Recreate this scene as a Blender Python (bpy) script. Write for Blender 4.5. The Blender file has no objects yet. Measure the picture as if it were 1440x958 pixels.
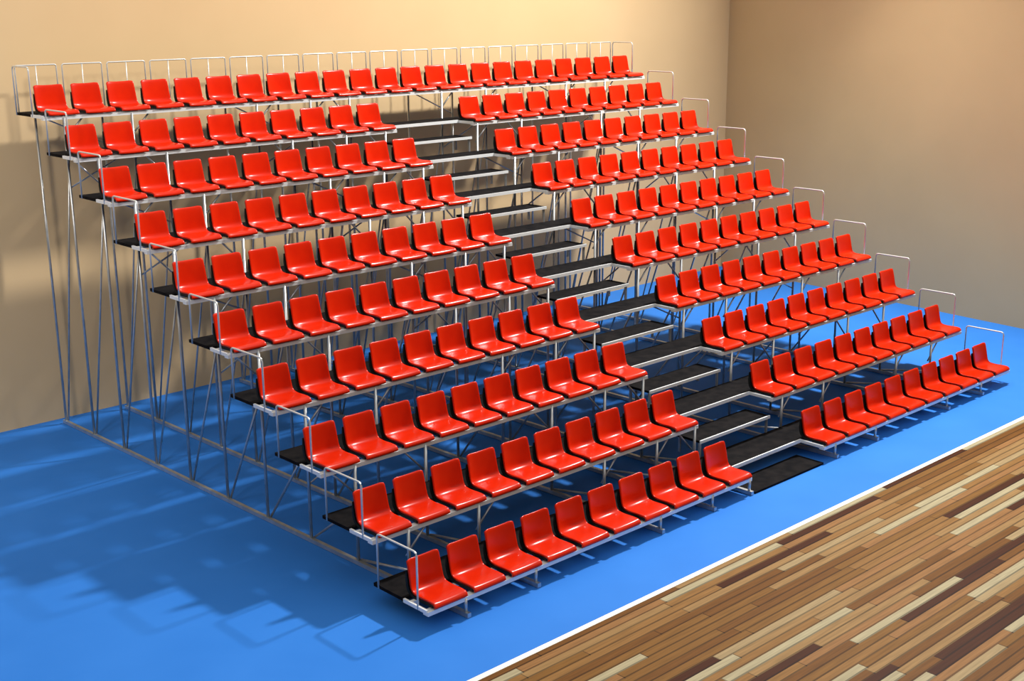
import bpy, bmesh, math
from mathutils import Matrix, Vector

C = bpy.context.scene.collection
D, H = 0.833, 0.4608          # depth and rise of one row
ROWS = 10
XL, XR = -0.27, 11.27         # ends of the stand
AL, AR = 4.74, 6.26           # aisle
YB = 8.2                      # back wall
FL = -.06                     # floor level
YC = -1.35                    # edge of the playing court
BEAM_Y, POST_Y = -0.370, 0.42  # front beam and post line, relative to the row
BZ = 0.13                     # underside of the row's front beam

# ------------------------------------------------------------------ materials
def mat(name, base=(.8, .8, .8), rough=.5, metal=0., spec=.5):
    m = bpy.data.materials.new(name); m.use_nodes = True
    b = m.node_tree.nodes['Principled BSDF']
    b.inputs['Base Color'].default_value = (*base, 1)
    b.inputs['Roughness'].default_value = rough
    b.inputs['Metallic'].default_value = metal
    b.inputs['Specular IOR Level'].default_value = spec
    return m, m.node_tree, b

def mottled(name, c1, c2, scale=3., rough=.5, metal=0., spec=.5, detail=4., bump=0.):
    m, t, b = mat(name, c1, rough, metal, spec)
    n = t.nodes.new('ShaderNodeTexNoise'); n.inputs['Scale'].default_value = scale; n.inputs['Detail'].default_value = detail
    g = t.nodes.new('ShaderNodeNewGeometry')
    t.links.new(g.outputs['Position'], n.inputs['Vector'])
    r = t.nodes.new('ShaderNodeValToRGB')
    r.color_ramp.elements[0].position = .3; r.color_ramp.elements[1].position = .7
    r.color_ramp.elements[0].color = (*c1, 1); r.color_ramp.elements[1].color = (*c2, 1)
    t.links.new(n.outputs['Fac'], r.inputs['Fac']); t.links.new(r.outputs['Color'], b.inputs['Base Color'])
    if bump:
        u = t.nodes.new('ShaderNodeBump'); u.inputs['Strength'].default_value = bump; u.inputs['Distance'].default_value = .01
        t.links.new(n.outputs['Fac'], u.inputs['Height']); t.links.new(u.outputs['Normal'], b.inputs['Normal'])
    return m

M_SEAT = mottled('red_plastic', (.64, .015, .0004), (.70, .020, .0006), 5., .25, 0, .24)
M_BRACKET_SHADE = mottled('black_bracket_shade', (.006, .008, .008), (.012, .014, .014), 20., .55, 0, .2)  # bracket black that also paints the shade along the seat sides
M_TUBE = mottled('galvanised_tube', (.50, .52, .52), (.66, .67, .66), 9., .36, .75)
M_RAIL = mottled('pale_rail', (.70, .72, .70), (.80, .81, .79), 9., .4, .45)
M_BEAM = mottled('pale_aluminium', (.84, .87, .87), (.90, .92, .91), 6., .4, .1)
M_DECK = mottled('black_decking', (.003, .003, .004), (.013, .011, .011), 8., .8, 0, .06)
M_BLUE = mottled('blue_sports_floor', (.030, .196, .66), (.036, .214, .70), 1.2, .6, 0, .1)
M_WALL = mottled('cream_wall_paint', (.735, .52, .278), (.765, .545, .295), .8, .9, 0, .1)
M_WALL_SHADE = mottled('cream_wall_shaded', (.70, .50, .265), (.74, .53, .28), .8, .9, 0, .1)  # the back wall's cream, darkened slightly to paint in the right wall's shade
M_LINE = mottled('white_line_paint', (.86, .83, .76), (.92, .90, .84), 6., .6, 0, .2)

def wood():
    m, t, b = mat('court_planks', rough=.6, spec=.1)
    N, L = t.nodes.new, t.links.new
    def math_(op, a, v=None):
        n = N('ShaderNodeMath'); n.operation = op
        if isinstance(a, (int, float)): n.inputs[0].default_value = a
        else: L(a, n.inputs[0])
        if v is not None:
            if isinstance(v, (int, float)): n.inputs[1].default_value = v
            else: L(v, n.inputs[1])
        return n.outputs[0]
    g = N('ShaderNodeNewGeometry'); s = N('ShaderNodeSeparateXYZ'); L(g.outputs['Position'], s.inputs[0])
    ry = math_('DIVIDE', s.outputs['Y'], .098); row = math_('FLOOR', ry); fy = math_('FRACT', ry)
    w1 = N('ShaderNodeTexWhiteNoise'); w1.noise_dimensions = '1D'; L(row, w1.inputs['W'])
    rx = math_('DIVIDE', math_('ADD', s.outputs['X'], math_('MULTIPLY', w1.outputs['Value'], 37.)), 1.95)
    col = math_('FLOOR', rx); fx = math_('FRACT', rx)
    cb = N('ShaderNodeCombineXYZ'); L(col, cb.inputs[0]); L(row, cb.inputs[1])
    w2 = N('ShaderNodeTexWhiteNoise'); w2.noise_dimensions = '2D'; L(cb.outputs[0], w2.inputs['Vector'])
    r = N('ShaderNodeValToRGB'); r.color_ramp.interpolation = 'CONSTANT'
    stops = [(0, (.075, .018, .002)), (.13, (.21, .085, .016)), (.28, (.34, .17, .050)), (.43, (.27, .125, .028)), (.56, (.40, .235, .090)),
             (.68, (.37, .18, .062)), (.79, (.46, .33, .165)), (.89, (.53, .45, .27))]
    e = r.color_ramp.elements
    e[0].position, e[0].color = 0, (*stops[0][1], 1)
    e[1].position, e[1].color = stops[1][0], (*stops[1][1], 1)
    for p, c in stops[2:]:
        k = e.new(p); k.color = (*c, 1)
    L(w2.outputs['Value'], r.inputs['Fac'])
    mp = N('ShaderNodeMapping'); mp.inputs['Scale'].default_value = (2.5, 45, 1); L(g.outputs['Position'], mp.inputs['Vector'])
    ns = N('ShaderNodeTexNoise'); ns.inputs['Scale'].default_value = 1; ns.inputs['Detail'].default_value = 5; L(mp.outputs[0], ns.inputs['Vector'])
    grain = math_('ADD', math_('MULTIPLY', ns.outputs['Fac'], .6), .40)
    seam = math_('SUBTRACT', 1., math_('MULTIPLY', math_('ADD', math_('LESS_THAN', fy, .2), math_('LESS_THAN', fx, .006)), .55))
    val = math_('MULTIPLY', grain, seam)
    mx = N('ShaderNodeVectorMath'); mx.operation = 'SCALE'; L(r.outputs['Color'], mx.inputs[0]); L(val, mx.inputs['Scale'])
    L(mx.outputs[0], b.inputs['Base Color'])
    return m
M_WOOD = wood()

# ------------------------------------------------------------------ mesh helpers
def add_box(bm, x0, x1, y0, y1, z0, z1):
    v = [bm.verts.new((x, y, z)) for z in (z0, z1) for y in (y0, y1) for x in (x0, x1)]
    for f in ((0, 2, 3, 1), (4, 5, 7, 6), (0, 1, 5, 4), (2, 6, 7, 3), (0, 4, 6, 2), (1, 3, 7, 5)):
        bm.faces.new([v[i] for i in f])

def add_tube(bm, pts, r, seg=8, closed_ends=True):
    pts = [Vector(p) for p in pts]; rings = []
    for i, p in enumerate(pts):
        if i == 0: d = pts[1] - p
        elif i == len(pts) - 1: d = p - pts[-2]
        else: d = (pts[i + 1] - p).normalized() + (p - pts[i - 1]).normalized()
        d.normalize()
        up = Vector((0, 0, 1)) if abs(d.z) < .9 else Vector((0, 1, 0))
        a = d.cross(up).normalized(); b = d.cross(a).normalized()
        rings.append([bm.verts.new(p + r * (math.cos(2 * math.pi * k / seg) * a + math.sin(2 * math.pi * k / seg) * b)) for k in range(seg)])
    for q, w in zip(rings, rings[1:]):
        for k in range(seg):
            f = bm.faces.new((q[k], q[(k + 1) % seg], w[(k + 1) % seg], w[k])); f.smooth = True
    if closed_ends:
        bm.faces.new(rings[0]); bm.faces.new(list(reversed(rings[-1])))

def bend(pts, r=.05, n=4):
    """round the inner corners of a polyline"""
    pts = [Vector(p) for p in pts]; out = [pts[0]]
    for a, p, b in zip(pts, pts[1:], pts[2:]):
        u = (a - p).normalized() * r; w = (b - p).normalized() * r
        for k in range(n + 1):
            t = k / n
            out.append((1 - t) ** 2 * (p + u) + 2 * t * (1 - t) * p + t * t * (p + w))
    out.append(pts[-1]); return out

def obj(name, bm, m, parent=None):
    bmesh.ops.recalc_face_normals(bm, faces=bm.faces[:])
    me = bpy.data.meshes.new(name); bm.to_mesh(me); bm.free()
    me.materials.append(m)
    o = bpy.data.objects.new(name, me); C.objects.link(o); o.parent = parent
    return o

def box_obj(name, dims, m, parent=None):
    bm = bmesh.new(); add_box(bm, *dims); return obj(name, bm, m, parent)

def tube_obj(name, pts, r, m, parent=None, seg=8):
    bm = bmesh.new(); add_tube(bm, pts, r, seg); return obj(name, bm, m, parent)

def tag(o, label, cat, group=None):
    o['label'] = label; o['category'] = cat
    if group: o['group'] = group

def empty(name, loc):
    o = bpy.data.objects.new(name, None); C.objects.link(o); o.location = loc; o.empty_display_size = .1
    return o

def struct(o):
    o['kind'] = 'structure'; return o

# ------------------------------------------------------------------ setting
XW0, XW1 = 15.23, 13.83       # right wall at the back wall and at y = -8
def slab(name, pts, z0, z1, m):
    bm = bmesh.new()
    lo = [bm.verts.new((x, y, z0)) for x, y in pts]; hi = [bm.verts.new((x, y, z1)) for x, y in pts]
    bm.faces.new(lo); bm.faces.new(hi); n = len(pts)
    for i in range(n): bm.faces.new((lo[i], lo[(i + 1) % n], hi[(i + 1) % n], hi[i]))
    return struct(obj(name, bm, m))
slab('floor', [(-11, YC), (XW0 + .2, YC), (XW0 + .2, YB + .1), (-11, YB + .1)], FL - .12, FL, M_BLUE)
slab('floor_court', [(-11, -14), (XW0 + .2, -14), (XW0 + .2, YC), (-11, YC)], FL - .12, FL, M_WOOD)
slab('trim_1', [(-11, YC - .045), (XW0 - .35, YC - .045), (XW0 - .35, YC + .02), (-11, YC + .02)], FL, FL + .004, M_LINE)
slab('wall_back', [(-11, YB), (XW0, YB), (XW0 + .2, YB + .2), (-11, YB + .2)], FL, 6.6, M_WALL)
slab('wall_right', [(XW1, -8), (XW0, YB), (XW0 + .2, YB), (XW1 + .2, -8)], FL, 6.6, M_WALL_SHADE)

# ------------------------------------------------------------------ the grandstand
stand = empty('grandstand', (5.5, 3.7, 0))
tag(stand, 'tiered tubular steel grandstand with black walkways, aisle steps and thin guard rails on blue floor', 'grandstand')
stand_inv = Matrix.Translation((-5.5, -3.7, 0))
def adopt(o, p=stand):
    o.parent = p
    if p is stand: o.matrix_parent_inverse = stand_inv
    return o

R_POST, R_BRACE = .018, .014
FRAMES = [.20, 1.14, 3.07, 3.99, 4.70, 6.52, 7.48, 9.38, 10.38]
SKEW = -.027                                                  # the frames run very slightly out of square
def bar(bm, x0, y0, x1, y1, w, z0, z1):
    v = [bm.verts.new((x + s * w / 2, y, z)) for z in (z0, z1) for (x, y) in ((x0, y0), (x1, y1)) for s in (-1, 1)]
    for f in ((0, 2, 3, 1), (4, 5, 7, 6), (0, 1, 5, 4), (2, 6, 7, 3), (0, 4, 6, 2), (1, 3, 7, 5)):
        bm.faces.new([v[i] for i in f])
for fi, f0 in enumerate(FRAMES):
    X = lambda y: f0 + SKEW * (y - BEAM_Y)
    bm = bmesh.new(); ya, yb = POST_Y - D - .05, 9 * D + POST_Y + .06
    bar(bm, X(ya), ya, X(yb), yb, .045, FL + .004, FL + .05)
    fr = adopt(obj('support_frame', bm, M_TUBE))
    for k in range(-1, 10):                                   # uprights
        y = k * D + POST_Y
        top = BZ + (k + 1) * H if k < 9 else BZ + 9 * H + .03
        tube_obj('post', [(X(y), y, FL + .045), (X(y), y, top)], R_POST, M_TUBE, fr)
    for k in range(1, 10):                                    # diagonals, foot of one upright to the deck of the row in front
        y = k * D + POST_Y
        tube_obj('diagonal_brace', [(X(y) + .03, y - .01, FL + .05), (X(y - D) + .03, y - D + .01, BZ + (k - 1) * H)], R_BRACE, M_TUBE, fr, 6)
    for k in range(ROWS):                                     # arms that carry seats and deck
        bm = bmesh.new(); ya, yb = k * D + BEAM_Y + .02, k * D + POST_Y
        bar(bm, X(ya), ya, X(yb), yb, .04, BZ + k * H - .02, BZ + k * H + .022)
        obj('carrier_arm', bm, M_BEAM, fr)
    for k in range(1, ROWS):                                  # knee braces under the front beams
        y = k * D + BEAM_Y; z = BZ + k * H; s = 1 if k % 2 else -1
        if fi == 4: s = -1
        if fi == 5: s = 1
        tube_obj('knee_brace', [(X(y), y, z - .30), (X(y) + s * .30, y, z + .01)], R_BRACE * .85, M_TUBE, fr, 6)

for fa, fb in ((0, 1), (2, 3), (5, 6), (7, 8)):                # light cross braces between neighbouring frames
    for k in range(1, 10):
        y = k * D + POST_Y + .02; xa, xb = (FRAMES[i] + SKEW * (y - BEAM_Y) for i in (fa, fb))
        if k % 2: xa, xb = xb, xa
        adopt(tube_obj('cross_brace', [(xa, y, (k - .7) * H), (xb, y, k * H + .12)], R_BRACE * .8, M_TUBE, None, 6))

for k in range(ROWS):
    y, z = k * D, k * H
    spans = [(XL, XR)] if k == 9 else [(XL, AL), (AR, XR)]
    for a, b in spans:                                        # front beams
        adopt(box_obj('seat_beam', (a, b, y + BEAM_Y - .050, y + BEAM_Y + .026, z + BZ - .026, z + BZ + .016), M_BEAM))
        adopt(box_obj('rear_seat_beam', (a, b, y - .16, y - .12, z + BZ, z + BZ + .028), M_BEAM))
    deck = adopt(box_obj('walkway_deck', (XL, XR, y - .05, y + .42, z + .13, z + .165), M_DECK))
    deck['label'] = 'black walkway board'
    box_obj('edge_strip', (AL, AR, y - .068, y - .05, z + .125, z + .17), M_BEAM, deck)
    ends = [XL, XR] + ([AL, AR] if k < 9 else [])
    for x in ends:                                            # arms closing off each block of seats
        s = .02 if x in (XL, AR) else -.02
        adopt(box_obj('end_arm', (min(x - s / 4, x + s), max(x - s / 4, x + s), y + BEAM_Y - .03, y - .05, z + BZ - .006, z + BZ + .032), M_BEAM))
    # aisle steps
    if k < 9:
        zs = z + .165 - H / 2
        if k == 0:
            adopt(box_obj('aisle_step', (AL + .02, AR - .06, -.46, -.05, FL + .003, FL + .028), M_DECK))
        else:
            st = adopt(box_obj('aisle_step', (AL + .02, AR - .06, y - .43, y - .05, zs - .03, zs), M_DECK))
            box_obj('edge_strip', (AL + .02, AR - .06, y - .448, y - .43, zs - .035, zs + .004), M_BEAM, st)
            for x in (AL + .05, AR - .09):
                for yy in (y - .41, y - .09):
                    box_obj('step_leg', (x - .014, x + .014, yy - .014, yy + .014, zs - H / 2, zs - .03), M_TUBE, st)
    # guard hoops at both ends of the row
    for x in (XL, XR):
        ya, yb, zt = (-.27, .34, .71) if k < 9 else (-.10, POST_Y - .02, .76)
        bm = bmesh.new(); z0 = z + BZ
        add_tube(bm, bend([(x, y + ya, z0), (x, y + ya, z + zt), (x, y + yb, z + zt), (x, y + yb, z0)]), .0105, 8)
        g = adopt(obj('end_guard_rail', bm, M_RAIL))

# guard panels along the back of the top row
n = 18; pitch = (XR - XL) / n
for i in range(n):
    x0 = XL + i * pitch + .04; x1 = x0 + pitch - .08; y = 9 * D + POST_Y; z = 9 * H
    bm = bmesh.new()
    add_tube(bm, bend([(x0, y, z + BZ), (x0, y, z + .76), (x1, y, z + .76), (x1, y, z + BZ)], .03), .0095, 8)
    add_tube(bm, [((x0 + x1) / 2, y, z + BZ), ((x0 + x1) / 2, y, z + .76)], .007, 6)
    adopt(obj('back_guard_rail', bm, M_RAIL))

# ------------------------------------------------------------------ one seat
def smooth_path(pts, n):
    """Catmull-Rom through (y, z) points"""
    P = [Vector(p) for p in pts]; P = [2 * P[0] - P[1]] + P + [2 * P[-1] - P[-2]]; out = []
    m = len(P) - 3
    for i in range(n + 1):
        u = i / n * m; s = min(int(u), m - 1); t = u - s
        a, b, c, d = P[s:s + 4]
        out.append(.5 * ((2 * b) + (c - a) * t + (2 * a - 5 * b + 4 * c - d) * t * t + (3 * b - a - 3 * c + d) * t ** 3))
    return out

PROFILE = [(-.438, .158), (-.440, .174), (-.430, .194), (-.400, .210), (-.30, .212), (-.18, .204), (-.105, .209), (-.062, .246), (-.048, .32), (-.034, .42), (-.018, .505), (-.006, .522)]
def seat_shell():
    path = smooth_path(PROFILE, 34); bm = bmesh.new()
    cols = [-1, -.985, -.93, -.82, -.62, -.36, 0, .36, .62, .82, .93, .985, 1]
    front, back = [], []
    L = len(path) - 1
    for i, p in enumerate(path):
        t = i / L
        tan = (path[min(i + 1, L)] - path[max(i - 1, 0)]).normalized()
        nrm = Vector((-tan.y, tan.x))                 # up for the pan, forward for the back
        h = p.y                                       # height
        w = .205 if t < .55 else .205 - .012 * (t - .55) / .45
        if t > .90: w -= .045 * ((t - .90) / .10) ** 2     # rounded top corners
        if t < .06: w -= .018 * ((.06 - t) / .06) ** 2
        wing = .030 * max(0, min(1, (t - .40) / .25)) + .012
        if t < .08: wing *= t / .08
        if t > .6: wing *= 1 - .8 * (t - .6) / .4
        rf, rb = [], []
        for c in cols:
            e = abs(c) ** 3 * wing
            roll = .008 if abs(c) == 1 else (.003 if abs(c) > .98 else 0)   # lip rolled over at the sides
            q = p + nrm * (e - roll)
            rf.append(bm.verts.new((c * w, q.x, q.y)))
            q2 = p + nrm * (e - roll - .014 - (.006 if abs(c) > .92 else 0))
            rb.append(bm.verts.new((c * (w - .004), q2.x, q2.y)))
        front.append(rf); back.append(rb)
    for A, flip in ((front, 0), (back, 1)):
        for r0, r1 in zip(A, A[1:]):
            for j in range(len(cols) - 1):
                f = [r0[j], r0[j + 1], r1[j + 1], r1[j]]
                bm.faces.new(f[::-1] if flip else f)
    for j in range(len(cols) - 1):
        bm.faces.new((front[0][j], front[0][j + 1], back[0][j + 1], back[0][j]))
        bm.faces.new((front[-1][j], front[-1][j + 1], back[-1][j + 1], back[-1][j]))
    for i in range(L):
        for j in (0, -1):
            bm.faces.new((front[i][j], front[i + 1][j], back[i + 1][j], back[i][j]))
    for f in bm.faces: f.smooth = True
    return bm

def seat_bracket_shade():
    """black L-shaped under-frame, full width to stand in for side shade, hugging the underside of the shell, up behind the lower back"""
    path = smooth_path(PROFILE[3:10], 18); bm = bmesh.new(); rows = []
    L = len(path) - 1
    for i, p in enumerate(path):
        tan = (path[min(i + 1, L)] - path[max(i - 1, 0)]).normalized()
        nrm = Vector((-tan.y, tan.x))
        th = .05 if i < L - 3 else .05 - .008 * (i - L + 3)
        ring = []
        for s in (-1, 1):
            wv = .200
            for dd in (.018, th):
                q = p - nrm * dd
                z = max(q.y, BZ + .030)
                ring.append(bm.verts.new((s * wv, q.x, z)))
        rows.append(ring)                              # [L top, L low, R top, R low]
    for a, b in zip(rows, rows[1:]):
        for i, j in ((0, 1), (1, 3), (3, 2), (2, 0)):
            bm.faces.new((a[i], a[j], b[j], b[i]))
    for r in (rows[0], rows[-1]): bm.faces.new((r[0], r[1], r[3], r[2]))
    return bm

ORD = ['', 'first', 'second', 'third', 'fourth', 'fifth', 'sixth', 'seventh', 'eighth', 'ninth', 'tenth', 'eleventh', 'twelfth', 'thirteenth',
       'fourteenth', 'fifteenth', 'sixteenth', 'seventeenth', 'eighteenth', 'nineteenth', 'twentieth', 'twenty-first', 'twenty-second', 'twenty-third']
ROWNAME = ['front row', 'second row up', 'third row up', 'fourth row up', 'fifth row up', 'sixth row up', 'seventh row up', 'eighth row up', 'ninth row up', 'top row']
def seat_label(k, i):
    if k == 9:
        if i == 0: return 'red plastic seat at the left end of the unbroken top row'
        if i == 22: return 'red plastic seat at the right end of the unbroken top row'
        return f'red plastic seat in the unbroken top row, {ORD[i + 1]} from its left end'
    left = i < 10; j = i if left else i - 13
    side = 'left of the aisle' if left else 'right of the aisle'
    if j == 0 and left: where = 'leftmost of its row, beside the end guard rail'
    elif j == 9 and left: where = 'next to the steps'
    elif j == 0: where = 'next to the steps'
    elif j == 9: where = 'rightmost of its row, beside the end guard rail'
    elif left: where = f'{ORD[j + 1]} from left end'
    else: where = f'{ORD[j + 1]} from the aisle'
    if (j == 0 and left) or (j == 9 and not left): return f'red plastic seat in {ROWNAME[k]}, {where}'
    return f'red plastic seat, {ROWNAME[k]}, {side}, {where}'

seat = empty('stadium_seat', (0, 0, 0))
parts = [obj('seat_shell', seat_shell(), M_SEAT, seat), obj('seat_bracket_shade', seat_bracket_shade(), M_BRACKET_SHADE, seat)]
parts[1]['label'] = 'black under-seat bracket doubling as painted side shade'
first = True
for k in range(ROWS):
    for i in range(23):
        if k < 9 and 10 <= i < 13: continue
        if first:
            s = seat; first = False
        else:
            s = seat.copy(); C.objects.link(s)
            for p in parts:
                c = p.copy(); C.objects.link(c); c.parent = s
        s.location = (i * .5, k * D, k * H)
        if k == 9: grp = 'red seats of the top row'
        else: grp = f"red seats of the {ROWNAME[k]}, {'left' if i < 10 else 'right'} block"
        tag(s, seat_label(k, i), 'seat', grp)

# ------------------------------------------------------------------ light
def lamp(name, kind, loc, target, energy, color=(1, 1, 1), **kw):
    l = bpy.data.lights.new(name, kind); l.energy = energy; l.color = color
    for a, v in kw.items(): setattr(l, a, v)
    o = bpy.data.objects.new(name, l); C.objects.link(o); o.location = loc
    o.rotation_euler = (Vector(target) - Vector(loc)).to_track_quat('-Z', 'Y').to_euler()
    return o
lamp('hall_spotlight', 'SPOT', (13.6, 1.4, 14), (1, 3, 0), 15000, (1, .98, .95), spot_size=math.radians(128), spot_blend=1., shadow_soft_size=.5)
lamp('back_wall_fill', 'SPOT', (-7, .5, 10), (-1.5, 8.2, 4.6), 2000, (1, .96, .92), spot_size=math.radians(80), spot_blend=1., shadow_soft_size=.8)  # added fill without a real fixture, brightens the left of the back wall
lamp('side_wall_fill', 'SPOT', (11.3, 4, 9), (14.5, 2.4, .4), 750, (1, .97, .92), spot_size=math.radians(78), spot_blend=1., shadow_soft_size=.8)  # invented fill, lifts the right wall out of the dark
w = bpy.data.worlds.new('hall_ambience'); bpy.context.scene.world = w; w.use_nodes = True
t = w.node_tree; bg = t.nodes['Background']                   # bright hall ceiling above, dim hall around
tc = t.nodes.new('ShaderNodeTexCoord'); sx = t.nodes.new('ShaderNodeSeparateXYZ'); rm = t.nodes.new('ShaderNodeValToRGB')
t.links.new(tc.outputs['Generated'], sx.inputs[0]); t.links.new(sx.outputs['Z'], rm.inputs['Fac']); t.links.new(rm.outputs['Color'], bg.inputs['Color'])
rm.color_ramp.elements[0].position = .2; rm.color_ramp.elements[0].color = (.10, .095, .09, 1)
rm.color_ramp.elements[1].position = .75; rm.color_ramp.elements[1].color = (1, .97, .92, 1)
bg.inputs[1].default_value = .85

# ------------------------------------------------------------------ camera
R = [[0.729709, -0.683713, -0.007841], [0.181942, 0.183102, 0.966111], [0.659107, 0.706407, -0.258007]]
cam = bpy.data.cameras.new('camera'); co = bpy.data.objects.new('camera', cam); C.objects.link(co)
m = Matrix.Identity(4)
for r in range(3):
    m[r][0], m[r][1], m[r][2] = R[0][r], R[1][r], -R[2][r]
m.translation = (-7.08145847, -8.90061794, 5.67624423)
co.matrix_world = m
cam.sensor_width = 36; cam.lens = 1789.157 / 1440 * 36
cam.clip_end = 200
sc = bpy.context.scene
sc.camera = co
sc.view_settings.view_transform = 'Standard'
sc.view_settings.look = 'None'
